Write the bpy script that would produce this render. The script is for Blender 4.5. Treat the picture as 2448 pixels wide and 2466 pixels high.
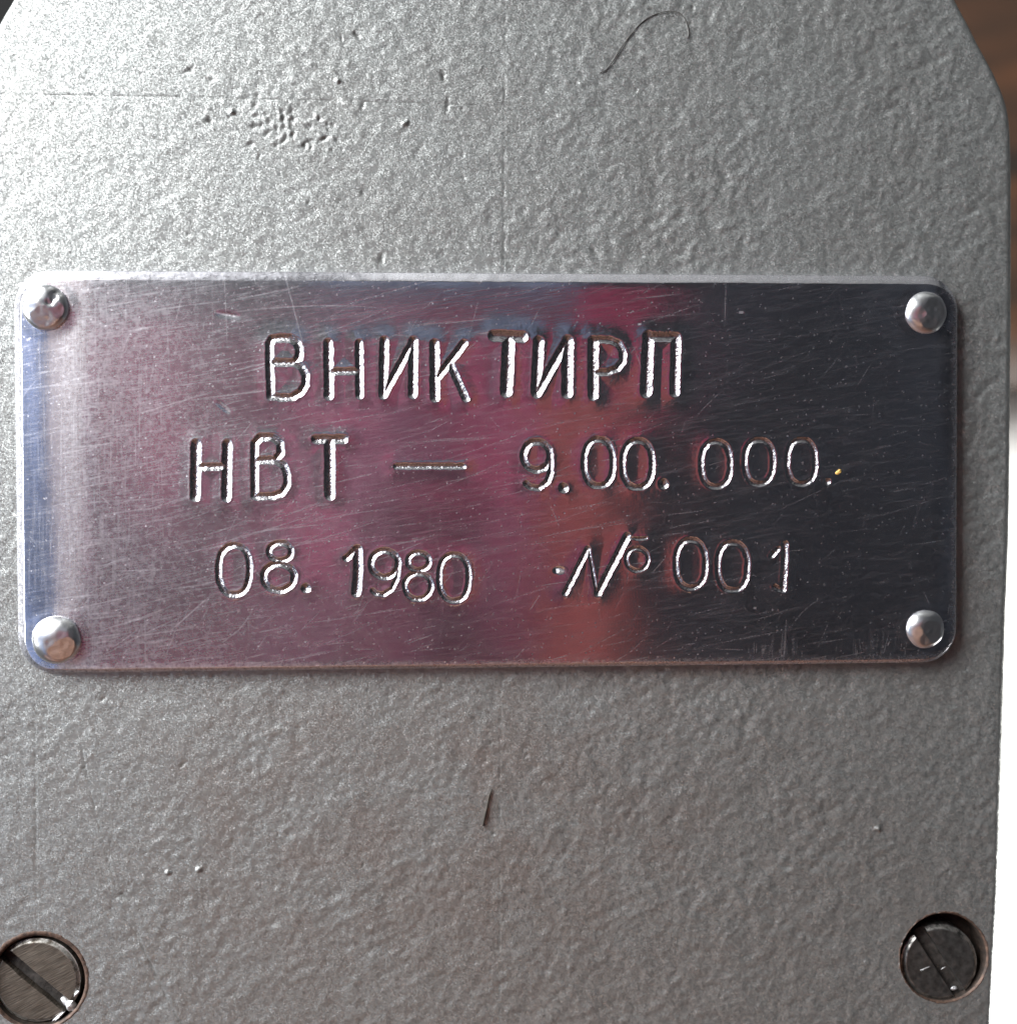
import bpy, math
import numpy as np
from mathutils import Vector, Matrix, Euler

for o in list(bpy.data.objects):
    bpy.data.objects.remove(o)
C = bpy.data.collections.new('scene_objects')
bpy.context.scene.collection.children.link(C)
sc = bpy.context.scene
R = math.radians
MM = 0.001
rng = np.random.default_rng(11)

# ------------------------------------------------------------------ camera
PW, PH = 2448.0, 2466.0
DIST = 83.0
ROT = (Matrix.Rotation(R(-1.0755), 3, 'X') @ Matrix.Rotation(R(-2.8769), 3, 'Y') @ Matrix.Rotation(R(-0.2741), 3, 'Z'))
cd = bpy.data.cameras.new('camera')
cam = bpy.data.objects.new('camera', cd)
C.objects.link(cam)
cd.sensor_fit = 'VERTICAL'
cd.sensor_width = cd.sensor_height = 24.0
cd.lens = 24.0 * 1.08 * PW / PH
cd.clip_start = 0.005
cd.clip_end = 20.0
cpos = ROT @ Vector((0, 0, DIST))
cam.matrix_world = Matrix.Translation(cpos * MM) @ ROT.to_4x4()
cd.dof.use_dof = True
cd.dof.focus_distance = (DIST - 0.8) * MM
cd.dof.aperture_fstop = cd.lens / 2.0
sc.camera = cam

# ------------------------------------------------------------------ world and lamps
w = bpy.data.worlds.new('World')
sc.world = w
w.use_nodes = True
bg = w.node_tree.nodes['Background']
bg.inputs[0].default_value = (0.80, 0.88, 1.0, 1)
bg.inputs[1].default_value = 0.04

def area(name, loc, target, sx, sy, watt, col):
    l = bpy.data.lights.new(name, 'AREA')
    l.shape = 'RECTANGLE'; l.size = sx; l.size_y = sy; l.energy = watt; l.color = col
    o = bpy.data.objects.new(name, l); C.objects.link(o)
    o.location = loc
    d = Vector(target) - Vector(loc)
    o.rotation_euler = d.to_track_quat('-Z', 'Y').to_euler()
    return o
# the window at the upper left of the panel
area('window_light', (-0.40, 0.37, 0.34), (0, 0, 0.05), 0.32, 0.40, 12.8, (0.97, 0.99, 1.0))
# lamp added at the left to whiten the plate's left rim and groove walls
area('rim_fill_light', (-0.56, 0.07, 0.15), (0, 0, 0.0), 0.36, 0.20, 3.4, (0.97, 0.99, 1.0))
# lamp added behind the panel to blow out the white sheet only
area('sheet_fill_light', (0.26, -0.17, -0.095), (0.07, -0.08, -0.166), 0.12, 0.12, 1.3, (1.0, 0.99, 0.96))

sc.view_settings.view_transform = 'Standard'
sc.view_settings.look = 'None'
sc.view_settings.exposure = 0.0
sc.view_settings.gamma = 1.0
sc.render.engine = 'CYCLES'

# ------------------------------------------------------------------ helpers
RM = np.array(ROT); CP = np.array(cpos)
def at(px, py, z=0.0):
    """photo pixel -> point (mm) on the plane z"""
    px = np.asarray(px, float); py = np.asarray(py, float)
    f = 1.08 * PW
    d = np.stack([(px - PW/2)/f, -(py - PH/2)/f, -np.ones_like(px)], -1) @ RM.T
    t = (z - CP[2]) / d[..., 2]
    return CP[0] + d[..., 0]*t, CP[1] + d[..., 1]*t
PX = 83.0 / (1.08 * PW)      # mm per photo pixel on the panel

_lat = {}
def vn(x, y, s, seed, sy=None):
    """smooth value noise, -1..1, feature size s mm"""
    if seed not in _lat:
        _lat[seed] = np.random.default_rng(1000 + seed).uniform(-1, 1, (512, 512))
    L = _lat[seed]
    u = x / s + 301.7; v = y / (sy or s) + 211.3
    i = np.floor(u).astype(int); j = np.floor(v).astype(int)
    fx = u - i; fy = v - j
    fx = fx*fx*(3 - 2*fx); fy = fy*fy*(3 - 2*fy)
    a = L[i % 512, j % 512]; b = L[(i+1) % 512, j % 512]
    c = L[i % 512, (j+1) % 512]; d = L[(i+1) % 512, (j+1) % 512]
    return (a*(1-fx) + b*fx)*(1-fy) + (c*(1-fx) + d*fx)*fy

def sstep(a, b, x):
    t = np.clip((x - a)/(b - a), 0, 1)
    return t*t*(3 - 2*t)

def make_mesh(name, V, F, smooth=True):
    """V (n,3) in mm, F (m,4) or (m,3) array of indices"""
    me = bpy.data.meshes.new(name)
    V = np.asarray(V, np.float32) * MM
    F = np.asarray(F, np.int32)
    k = F.shape[1]
    me.vertices.add(len(V)); me.vertices.foreach_set('co', V.ravel())
    me.loops.add(F.size); me.loops.foreach_set('vertex_index', F.ravel())
    me.polygons.add(len(F))
    me.polygons.foreach_set('loop_start', np.arange(0, F.size, k, dtype=np.int32))
    me.polygons.foreach_set('use_smooth', np.full(len(F), smooth))
    me.update(calc_edges=True)
    return me

def obj(name, me, mat, parent=None, loc=(0, 0, 0)):
    o = bpy.data.objects.new(name, me); C.objects.link(o)
    me.materials.append(mat)
    o.location = Vector(loc) * MM
    if parent: o.parent = parent
    return o

def tag(o, label=None, cat=None, group=None, kind=None):
    if label: o['label'] = label
    if cat: o['category'] = cat
    if group: o['group'] = group
    if kind: o['kind'] = kind
    return o

def attr(me, name, vals):
    a = me.attributes.new(name, 'FLOAT', 'POINT')
    a.data.foreach_set('value', np.asarray(vals, np.float32).ravel())

def grid_faces(nr, nc, off=0):
    i = np.arange(nr-1)[:, None]*nc + np.arange(nc-1)[None, :] + off
    return np.stack([i, i+1, i+nc+1, i+nc], -1).reshape(-1, 4)

class NT:
    def __init__(s, name):
        s.m = bpy.data.materials.new(name); s.m.use_nodes = True
        s.t = s.m.node_tree; s.t.nodes.clear()
        s.out = s.n('ShaderNodeOutputMaterial')
    def n(s, typ, **kw):
        nd = s.t.nodes.new(typ)
        for k, v in kw.items():
            if k.startswith('i_'):
                key = k[2:]
                key = int(key) if key.isdigit() else key.replace('_', ' ')
                s.set(nd.inputs[key], v)
            else: setattr(nd, k, v)
        return nd
    def set(s, inp, v):
        if isinstance(v, bpy.types.NodeSocket): s.t.links.new(v, inp)
        else: inp.default_value = v
    def math(s, op, a, b=0.0, c=0.0, clamp=False):
        nd = s.n('ShaderNodeMath', operation=op, use_clamp=clamp)
        s.set(nd.inputs[0], a); s.set(nd.inputs[1], b); s.set(nd.inputs[2], c)
        return nd.outputs[0]
    def ramp(s, v, a, b, x=0.0, y=1.0):
        nd = s.n('ShaderNodeMapRange', clamp=True)
        for k, q in zip(('Value', 'From Min', 'From Max', 'To Min', 'To Max'), (v, a, b, x, y)): s.set(nd.inputs[k], q)
        return nd.outputs[0]
    def mix(s, f, a, b):
        nd = s.n('ShaderNodeMix', data_type='RGBA')
        s.set(nd.inputs[0], f); s.set(nd.inputs[6], a); s.set(nd.inputs[7], b)
        return nd.outputs[2]
    def coord(s, scale=(1, 1, 1), rotz=0.0):
        """object coordinates in mm"""
        tc = s.n('ShaderNodeTexCoord')
        mp = s.n('ShaderNodeMapping')
        src = tc.outputs['Object']
        if rotz:      # turn first, stretch afterwards
            vr = s.n('ShaderNodeVectorRotate', rotation_type='Z_AXIS', i_Vector=src, i_Angle=-rotz)
            src = vr.outputs[0]
        s.t.links.new(src, mp.inputs[0])
        mp.inputs['Scale'].default_value = tuple(1000*q for q in scale)
        return mp.outputs[0]
    def noise(s, vec, scale, detail=3.0, rough=0.55):
        nd = s.n('ShaderNodeTexNoise', i_Vector=vec, i_Scale=scale, i_Detail=detail, i_Roughness=rough)
        return nd.outputs['Fac']
    def attrib(s, name):
        return s.n('ShaderNodeAttribute', attribute_name=name).outputs['Fac']
    def bump(s, h, dist, strength=1.0, normal=None):
        nd = s.n('ShaderNodeBump', i_Height=h, i_Distance=dist*MM, i_Strength=strength)
        if normal is not None: s.set(nd.inputs['Normal'], normal)
        return nd.outputs[0]
    def flakes(s, vec, scale, amount, normal):
        v = s.n('ShaderNodeTexVoronoi', i_Vector=vec, i_Scale=scale)
        sub = s.n('ShaderNodeVectorMath', operation='SUBTRACT', i_0=v.outputs['Color'], i_1=(0.5, 0.5, 0.5))
        sc_ = s.n('ShaderNodeVectorMath', operation='SCALE', i_0=sub.outputs[0], i_Scale=amount)
        ad = s.n('ShaderNodeVectorMath', operation='ADD', i_0=sc_.outputs[0], i_1=normal)
        nm = s.n('ShaderNodeVectorMath', operation='NORMALIZE', i_0=ad.outputs[0])
        return nm.outputs[0]
    def done(s, sh):
        s.t.links.new(sh, s.out.inputs[0]); return s.m
    def principled(s, **kw):
        nd = s.n('ShaderNodeBsdfPrincipled')
        for k, v in kw.items(): s.set(nd.inputs[k.replace('_', ' ')], v)
        return nd.outputs[0]

# ------------------------------------------------------------------ materials
def mat_paint():
    t = NT('silver_hammer_paint')
    co = t.coord()
    n1 = t.noise(co, 3.0, 3, 0.6)
    n2 = t.noise(co, 9.0, 2, 0.5)
    n3 = t.noise(co, 0.12, 2, 0.5)
    geo = t.n('ShaderNodeNewGeometry').outputs['Normal']
    b = t.bump(n1, 0.019, 1.0)
    b = t.bump(n2, 0.006, 1.0, b)
    nm = t.flakes(co, 14.0, 0.26, b)
    base = t.mix(t.ramp(n1, 0.3, 0.7), (0.30, 0.313, 0.307, 1), (0.44, 0.455, 0.447, 1))
    base = t.mix(t.ramp(n3, 0.35, 0.7, 0, 0.25), base, (0.31, 0.30, 0.285, 1))
    chip = t.attrib('wear')
    base = t.mix(chip, base, (0.035, 0.033, 0.03, 1))
    warm_sheen = t.attrib('warm_sheen')
    base = t.mix(warm_sheen, base, (0.30, 0.245, 0.215, 1))
    metal = t.math('SUBTRACT', 0.84, t.math('MULTIPLY', chip, 0.7), clamp=True)
    sh = t.principled(Base_Color=base, Metallic=metal, Roughness=t.ramp(n2, 0.3, 0.7, 0.44, 0.54), Normal=nm)
    return t.done(sh)

def mat_alu(name, sharp, haze, fac, color=(0.83, 0.835, 0.85, 1), plate=True):
    t = NT(name)
    co = t.coord()
    st = t.coord((0.35, 5.0, 1.0), R(9))
    st2 = t.coord((5.0, 0.3, 1.0), R(2))
    brush = t.noise(st, 1.6, 3, 0.6)
    brush2 = t.noise(st2, 1.6, 2, 0.6)
    mott = t.noise(co, 3.3, 4, 0.65)
    big = t.noise(co, 0.11, 2, 0.5)
    if plate:
        scr = t.attrib('scratch'); grv = t.attrib('groove'); hz = t.attrib('haze')
        h = t.math('ADD', t.math('MULTIPLY', brush, 0.5), t.math('MULTIPLY', mott, 0.35))
        h = t.math('ADD', h, t.math('MULTIPLY', brush2, 0.15))
        h = t.math('SUBTRACT', h, t.math('MULTIPLY', scr, 0.9))
        b = t.bump(h, 0.0052, 1.0)
        b = t.bump(t.noise(co, 5.0, 3, 0.7), 0.05, t.math('MULTIPLY', grv, 1.0), b)
        f = t.math('MULTIPLY', t.ramp(mott, 0.36, 0.66, 0.35, 1.0), hz)
        f = t.math('ADD', f, t.math('MULTIPLY', t.ramp(brush, 0.5, 0.7), 0.12))
        f = t.math('ADD', f, fac)
        f = t.math('ADD', f, t.math('MULTIPLY', scr, 1.15), clamp=True)
        f = t.math('MULTIPLY', f, t.ramp(grv, 0, 1, 1.0, 0.35))
        rs = t.math('ADD', sharp, t.math('MULTIPLY', grv, 0.12))
        gn = t.noise(co, 6.5, 3, 0.7)
        grime = t.math('MULTIPLY', grv, t.ramp(gn, 0.47, 0.66, 0.32, 0.92))
        color = t.mix(grime, color, (0.20, 0.19, 0.18, 1))
    else:
        b = t.bump(mott, 0.006, 1.0)
        f = fac; rs = sharp
    g1 = t.n('ShaderNodeBsdfAnisotropic', i_Color=color, i_Roughness=rs, i_Normal=b)
    g2 = t.n('ShaderNodeBsdfAnisotropic', i_Color=color, i_Roughness=haze, i_Normal=b)
    mx = t.n('ShaderNodeMixShader', i_0=f)
    t.t.links.new(g1.outputs[0], mx.inputs[1]); t.t.links.new(g2.outputs[0], mx.inputs[2])
    return t.done(mx.outputs[0])

def mat_simple(name, col, col2, scale, rough, metallic=0.0, bump=0.0, stretch=(1, 1, 1), rot=0.0, lo=0.35, hi=0.65, edge=False):
    t = NT(name)
    co = t.coord(stretch, rot)
    n = t.noise(co, scale, 4, 0.6)
    base = t.mix(t.ramp(n, lo, hi), col + (1,), col2 + (1,))
    kw = dict(Base_Color=base, Roughness=rough, Metallic=metallic)
    if bump: kw['Normal'] = t.bump(n, bump)
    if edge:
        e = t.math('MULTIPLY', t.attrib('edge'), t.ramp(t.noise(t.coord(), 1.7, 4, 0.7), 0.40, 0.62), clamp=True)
        kw['Base_Color'] = t.mix(e, base, (0.62, 0.60, 0.56, 1)); kw['Metallic'] = t.ramp(e, 0, 1, metallic, 0.95)  # worn bare metal on the chamfer; its highlight is also painted into this colour
    return t.done(t.principled(**kw))

M_paint = mat_paint()
M_plate = mat_alu('scratched_aluminium', 0.115, 0.44, 0.035, (0.82, 0.81, 0.86, 1))
M_rivet = mat_alu('rivet_aluminium', 0.17, 0.45, 0.30, plate=False)
M_burr = mat_alu('torn_bright_metal', 0.45, 0.6, 0.6, plate=False)
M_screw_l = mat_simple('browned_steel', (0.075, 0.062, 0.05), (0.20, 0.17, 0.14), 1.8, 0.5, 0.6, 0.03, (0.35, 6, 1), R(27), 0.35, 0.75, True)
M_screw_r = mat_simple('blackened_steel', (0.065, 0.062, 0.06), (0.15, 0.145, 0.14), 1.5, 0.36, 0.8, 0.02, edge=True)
M_slotdark = mat_simple('slot_dark', (0.02, 0.018, 0.016), (0.05, 0.042, 0.038), 3.0, 0.7, 0.2, 0.05)  # darker tone for the slot floor
M_rust = mat_simple('bare_hole_edge', (0.045, 0.030, 0.024), (0.15, 0.090, 0.065), 2.5, 0.6, 0.3, 0.06)
M_hole = mat_simple('hole_bore', (0.03, 0.025, 0.022), (0.07, 0.05, 0.04), 2.0, 0.6, 0.3, 0.04)
M_fibre = mat_simple('dark_fibre', (0.03, 0.025, 0.02), (0.07, 0.055, 0.045), 2.0, 0.7)
M_hair = mat_simple('dark_hair', (0.04, 0.037, 0.033), (0.08, 0.075, 0.07), 2.0, 0.5)
M_yellow = mat_simple('ochre_paint', (0.60, 0.36, 0.08), (0.75, 0.50, 0.18), 3.0, 0.6)

# ------------------------------------------------------------------ background
def sheet(name, x0, x1, y0, y1, z, mat, label=None, cat=None, n=40, fold=0.0, fw=60.0, seed=1, kind=None, thick=1.0, rot=None):
    nx = n; ny = n
    xs = np.linspace(x0, x1, nx); ys = np.linspace(y0, y1, ny)
    X, Y = np.meshgrid(xs, ys)
    Z = fold * (vn(X, Y, fw, seed, fw*2.5) + 0.5*vn(X, Y, fw*0.45, seed+1, fw))
    V = np.stack([X, Y, Z], -1).reshape(-1, 3)
    cx, cy = (x0+x1)/2, (y0+y1)/2
    V[:, 0] -= cx; V[:, 1] -= cy
    top = V.copy(); bot = V.copy(); bot[:, 2] -= thick
    F = grid_faces(ny, nx); F2 = grid_faces(ny, nx, ny*nx)[:, ::-1]
    e = []
    N = nx*ny
    bl = list(range(nx)) + [nx*i + nx-1 for i in range(1, ny)] + [nx*(ny-1)+i for i in range(nx-2, -1, -1)] + [nx*i for i in range(ny-2, 0, -1)]
    for a, b in zip(bl, bl[1:]+bl[:1]): e.append((b, a, a+N, b+N))
    me = make_mesh(name, np.concatenate([top, bot]), np.concatenate([F, F2, np.array(e)]))
    o = obj(name, me, mat, None, (cx, cy, z))
    if rot: o.rotation_euler = rot
    tag(o, label, cat, None, kind)
    return o

ZB = -150.0
xa, yb = at(2450, 925, ZB)
M_wood = NT('brown_wood')
_co = M_wood.coord((0.02, 0.11, 1), R(4))
_n = M_wood.noise(_co, 1.0, 2, 0.5)
_cr = M_wood.n('ShaderNodeValToRGB', i_0=_n)
_cr.color_ramp.elements[0].position = 0.35; _cr.color_ramp.elements[0].color = (0.02, 0.014, 0.010, 1)
_cr.color_ramp.elements[1].position = 0.70; _cr.color_ramp.elements[1].color = (0.09, 0.038, 0.017, 1)
M_wood = M_wood.done(M_wood.principled(Base_Color=_cr.outputs[0], Roughness=0.6))
sheet('corner_darkness', -200, -20, -40, 190, ZB+2, mat_simple('corner_black', (0.003,0.003,0.003), (0.005,0.005,0.005), 0.1, 1.0), kind='structure', n=6, thick=4)  # near-black sheet put in for the darkness behind the top left corner
sheet('wooden_board', -200, 230, float(yb), 190, ZB, M_wood,
      'blurred dark brown wooden board behind the right edge of the panel', 'board', n=12, thick=12)
M_white = mat_simple('white_paper', (0.80, 0.79, 0.75), (0.84, 0.83, 0.80), 0.05, 0.8)
sheet('white_sheet', -60, 230, -230, float(yb)+4, ZB-16, M_white,
      'bright white sheet behind the lower right edge of the panel', 'paper sheet', n=12, thick=0.5)

# ------------------------------------------------------------------ things the polished plate mirrors (they stand behind the camera)
def cloth_mat(name, a, b, lo=0.35, hi=0.65):
    return mat_simple(name, a, b, 0.022, 0.9, 0.0, 2.0, lo=lo, hi=hi)
HZ = 300.0
sheet('maroon_sweater', -150, 40, -250, 62, HZ, cloth_mat('maroon_wool', (0.11, 0.036, 0.068), (0.33, 0.030, 0.095), 0.42, 0.60),
      'maroon knitted cloth mirrored in the left half of the metal plate', 'sweater', n=60, fold=14, fw=45, seed=5)
sheet('coral_sleeve', 24, 53, -260, 40, HZ-22, cloth_mat('coral_cloth', (0.34, 0.068, 0.070), (0.42, 0.10, 0.092)),
      'coral red sleeve mirrored as the bright red band in the plate', 'sleeve', n=50, fold=6, fw=30, seed=9)
sheet('charcoal_jacket', 40, 420, -260, 260, HZ+18, cloth_mat('charcoal_cloth', (0.030, 0.036, 0.045), (0.05, 0.062, 0.085)),
      'charcoal cloth mirrored in the dark right third of the plate', 'jacket', n=50, fold=10, fw=60, seed=13)
sheet('warm_reflector', -125, 75, -300, -84, HZ-30, cloth_mat('tan_cloth', (0.66, 0.36, 0.24), (0.80, 0.46, 0.32)),
      'unseen tan brown cloth added to warm the paint below the plate', 'cloth', n=50, fold=10, fw=50, seed=25)  # unseen cloth added so the lower paint reflects a warm tone
sheet('pale_ceiling', -100, 700, -450, 450, 0, mat_simple('ceiling_white', (0.52, 0.53, 0.52), (0.58, 0.59, 0.57), 0.01, 0.9),
      'pale ceiling mirrored along the right part of the top rim of the plate', 'ceiling', n=8, thick=10,
      rot=(R(90), 0, 0)).location = (0.33, 0.64, 0.45)
sheet('magenta_patch', 38, 64, 26, 74, HZ-14, cloth_mat('magenta_cloth', (0.34, 0.025, 0.085), (0.46, 0.04, 0.12)),
      'small unseen magenta cloth added to tint the reflection above the letters right of the plate centre', 'collar', n=30, fold=5, fw=20, seed=29)  # unseen cloth added to colour one patch of the plate's reflection
sheet('crescent_reflector', -110, 110, -90, 90, 0, M_white, 'unseen white card added to put pale crescents in the right rivets', 'card', n=6, thick=0.5,
      rot=(R(55), R(-60), 0)).location = (0.36, -0.27, 0.10)  # unseen reflector added to brighten the right rivets and rim
sheet('navy_scarf', -50, 40, 70, 130, HZ-4, cloth_mat('navy_cloth', (0.08, 0.11, 0.19), (0.14, 0.18, 0.27)),
      'navy blue cloth mirrored along the top edge of the plate', 'scarf', n=40, fold=6, fw=30, seed=17)
sheet('pale_wall', -260, -146, -300, 420, HZ+20, mat_simple('pale_plaster', (0.46, 0.35, 0.32), (0.55, 0.43, 0.39), 0.02, 0.9),
      'pale pink plaster mirrored near the left end of the plate', 'wall', n=10, thick=20)
sheet('blue_curtain', -430, -176, -300, 60, HZ-60, cloth_mat('blue_cloth', (0.09, 0.16, 0.36), (0.14, 0.22, 0.44)),
      'blue curtain mirrored as the blue strip along the left edge of the plate', 'curtain', n=50, fold=12, fw=40, seed=21)
sheet('wooden_table', -300, 300, -300, 300, 0, mat_simple('orange_wood', (0.10, 0.040, 0.024), (0.17, 0.070, 0.04), 0.02, 0.55, 0, 0, (0.4, 4, 1)),
      'orange brown wooden table mirrored in the bottom edge of the plate', 'table', n=10, thick=20,
      rot=(R(-90), 0, 0)).location = (0, -0.27, 0.32)

# ------------------------------------------------------------------ the hammered panel
HL = dict(px=92, py=2364, r=112)      # counterbored screw holes, photo pixels
HR = dict(px=2271.5, py=2306, r=112)
holes = []
for h in (HL, HR):
    x, y = at(h['px'], h['py']); holes.append((float(x), float(y), h['r']*PX))

ox, oy = at([2120, 2240, 2303, 2332, 2357, 2380, 2401, 2419, 2428, 2433, 2437, 2438, 2438, 2436, 2432, 2424, 2416, 2406, 2389, 2379],
            [-330, -110, 0, 52, 104, 145, 186, 225, 252, 285, 340, 420, 700, 1000, 1300, 1500, 1800, 2150, 2466, 2620])
lx, ly = at([150, 60, 28, 0, -14, -24, -28, -30, -30, -30], [-330, -60, 0, 42, 72, 110, 160, 230, 1500, 2620])
ytop, ybot = float(oy[0]), float(oy[-1])
def edge(y, ex, ey): return np.interp(-y, -ey, ex)

def line_d(x, y, pts):
    """distance to a polyline"""
    d = np.full(x.shape, 1e9)
    for (ax, ay), (bx, by) in zip(pts[:-1], pts[1:]):
        ux, uy = bx-ax, by-ay
        L = ux*ux + uy*uy + 1e-12
        t = np.clip(((x-ax)*ux + (y-ay)*uy)/L, 0, 1)
        d = np.minimum(d, np.hypot(x-ax-t*ux, y-ay-t*uy))
    return d

def build_panel():
    dx = 0.103
    nr = int((ytop - ybot)/dx)
    nc = int(79.0/dx)
    ys = np.linspace(ytop, ybot, nr)
    xl = edge(ys, lx, ly); xr = edge(ys, ox, oy)
    g_ = np.exp(-(np.arange(-20, 21)/9.0)**2); g_ /= g_.sum()
    xr = np.convolve(np.pad(xr, 20, 'edge'), g_, 'valid'); xl = np.convolve(np.pad(xl, 20, 'edge'), g_, 'valid')
    xr = xr + 0.02*vn(ys, ys*0, 0.9, 7)
    er = 0.55                                   # rounded edge radius
    u = np.linspace(0, 1, nc)
    X = (xl + er)[:, None] + (xr - xl - 2*er)[:, None]*u[None, :]
    Y = np.repeat(ys[:, None], nc, 1)
    # relief of the hammered coat
    def relief(X, Y):
        n = 0.026*vn(X*0.9+Y*0.4, Y*0.9-X*0.4, 0.62, 1, 0.50) + 0.013*vn(X*0.8+Y*0.6, Y*0.8-X*0.6, 0.34, 2) + 0.026*vn(X, Y, 1.35, 3)
        sm = np.clip(sstep(-30, 25, X) + 0.6*sstep(-8, -30, Y), 0, 1)                   # coarser orange peel towards the right
        return n*(0.48 + 0.62*sm + 0.26*vn(X, Y, 7.0, 4))
    Z = relief(X, Y)
    wear = np.zeros_like(Z); warm_sheen = np.zeros_like(Z)
    def P(pts):
        a = np.array(pts, float); x, y = at(a[:, 0], a[:, 1]); return list(zip(x, y))
    def groove(pts, wid, dep, dark, brk=0.35, seed=40):
        nonlocal Z, wear
        q = P(pts)
        qa = np.array(q)
        m = (X > qa[:, 0].min()-1) & (X < qa[:, 0].max()+1) & (Y > qa[:, 1].min()-1) & (Y < qa[:, 1].max()+1)
        d = line_d(X[m], Y[m], q)
        k = np.exp(-(d/wid)**2)
        g = np.clip(0.6 + brk*2*vn(X[m], Y[m], 0.7, seed), 0, 1)
        Z[m] -= dep*k*g
        wear[m] = np.maximum(wear[m], dark*k*g)
    groove([(-20, 224), (400, 232), (800, 241), (1210, 254), (1700, 260), (2300, 270)], 0.05, 0.035, 0.8, 0.35, 41)
    groove([(1217, -50), (1214, 300), (1212, 650)], 0.06, 0.03, 0.28, 0.5, 42)
    groove([(1208, 1620), (1206, 1750), (1203, 1900), (1202, 2000), (1203, 2480)], 0.055, 0.025, 0.7, 0.3, 43)
    groove([(1173, 1740), (1190, 1880)], 0.05, 0.03, 0.3, 0.4, 44)
    groove([(196, 1800), (215, 1890), (238, 1990), (262, 2080), (287, 2155)], 0.055, 0.04, 0.6, 0.3, 45)
    groove([(328, 2248), (362, 2320), (392, 2385), (420, 2440), (440, 2470)], 0.075, 0.06, 0.8, 0.25, 46)
    groove([(84, 1700), (86, 1900), (88, 2150), (90, 2230)], 0.05, 0.03, 0.4, 0.5, 47)
    groove([(1216, 560), (1211, 650)], 0.06, 0.03, 0.4, 0.4, 48)
    groove([(178, 545), (172, 610)], 0.07, 0.02, 0.25, 0.5, 49)
    def pit(px, py, r, dep, dark, asp=1.0, ang=0.0):
        x0, y0 = at(px, py)
        m = (abs(X-x0) < 2) & (abs(Y-y0) < 2)
        a = X[m]-x0; b = Y[m]-y0
        c, s = math.cos(ang), math.sin(ang)
        p = (a*c+b*s)/asp; q = (-a*s+b*c)
        jit = 1 + 0.45*vn(X[m], Y[m], 0.16, 60)
        k = np.exp(-(np.hypot(p, q)/(r*PX)*jit)**3)
        Z[m] -= dep*k
        wear[m] = np.maximum(wear[m], dark*k)
    for a in [(858, 85, 5, .08, .7, 2.6, 2.2), (456, 168, 5, .07, .8, 2.2, .5), (509, 192, 5, .05, .5, 1.3, 0), (503, 290, 7, .07, .95, 1.1, 0),
              (1066, 186, 5, .07, .95, 2.6, 1.8), (1078, 250, 5, .06, .6, 3, 1.5), (619, 230, 4, .05, .7, 1.3, 0), (552, 283, 4, .05, .5, 1, 0),
              (614, 303, 5, .06, .75, 2, .4), (1566, 22, 4, .05, .95, 1.1, 0), (1668, 22, 4, .05, .6, 1.6, 1.3), (872, 466, 5, .05, .6, 1.6, 1.4),
              (918, 622, 6, .06, .6, 2.2, 1.4), (1005, 580, 4, .04, .4, 2, 0), (1382, 1980, 6, .05, .6, 1.2, 0), (1890, 2090, 7, .05, .35, 1.5, 0),
              (295, 1875, 4, .05, .4, 1, 0), (440, 1842, 4, .05, .6, 2.5, .9), (293, 2157, 7, .06, .5, 2, 0), (84, 1934, 3, .05, .6, 3, 1.5),
              (202, 1850, 4, .05, .5, 1.5, 1.5), (2270, 455, 3, .04, .4, 4, .2), (1181, 2024, 3, .04, .5, 1, 0), (455, 565, 4, .03, .3, 2, .5)]:
        pit(*a)
    # patch of lifted coat, top left of the plate
    rr = np.random.default_rng(5)
    for k in range(34):
        px = 705 + rr.uniform(-105, 105); py = 312 + rr.normal(0, 27) + (px-700)*0.15
        pit(px, py, rr.uniform(2.5, 5.5), .055, rr.uniform(.15, .6), rr.uniform(1, 2.6), rr.uniform(-.5, 2.5))
        pit(px-6, py-6, rr.uniform(4, 7), -.03, 0, rr.uniform(1, 2), rr.uniform(0, 3))
    for px, py in [(815, 195), (975, 297), (404, 2101), (478, 2094), (2112, 1995), (560, 270)]:
        pit(px, py, 5, -.16, 0, 1.2, .4)
    for k in range(60):
        px = rr.uniform(0, 2430); py = rr.uniform(0, 2466)
        pit(px, py, rr.uniform(2.5, 4), .05, rr.uniform(.1, .6), rr.uniform(1, 2.5), rr.uniform(0, 3))
    # warm reflections below the plate, painted into the colour as thin brownish blooms
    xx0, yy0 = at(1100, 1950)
    warm_sheen = np.clip(0.36*np.exp(-((X-xx0)/24)**2-((Y-yy0)/13)**2)*(0.5+0.8*vn(X, Y, 2.8, 70)+0.5*vn(X, Y, 0.9, 71)), 0, 0.6)
    # snap to the screw holes
    kill = np.zeros(X.shape, bool)
    for hx, hy, hr in holes:
        d = np.hypot(X-hx, Y-hy)
        s = abs(d-hr) < 0.8*dx
        X = np.where(s, hx + (X-hx)/np.maximum(d, 1e-6)*hr, X)
        Y = np.where(s, hy + (Y-hy)/np.maximum(d, 1e-6)*hr, Y)
        kill |= (d < hr) & ~s
        Z = np.where(abs(d-hr) < 1.2, Z*sstep(0, 1.2, abs(d-hr)), Z)
    # side columns: rounded edge then the wall
    prof = [(0.20, -0.03), (0.38, -0.13), (0.50, -0.29), (0.55, -0.52), (0.55, -2.2), (0.55, -4.2)]
    L = [(X[:, 0]-a, Y[:, 0], Z[:, 0]*0.5+b) for a, b in prof][::-1]
    Rr = [(X[:, -1]+a, Y[:, -1], Z[:, -1]*0.5+b) for a, b in prof]
    Xf = np.concatenate([np.stack([c[0] for c in L], 1), X, np.stack([c[0] for c in Rr], 1)], 1)
    Yf = np.concatenate([np.stack([c[1] for c in L], 1), Y, np.stack([c[1] for c in Rr], 1)], 1)
    Zf = np.concatenate([np.stack([c[2] for c in L], 1), Z, np.stack([c[2] for c in Rr], 1)], 1)
    k = len(prof); z_ = np.zeros((nr, k))
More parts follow.
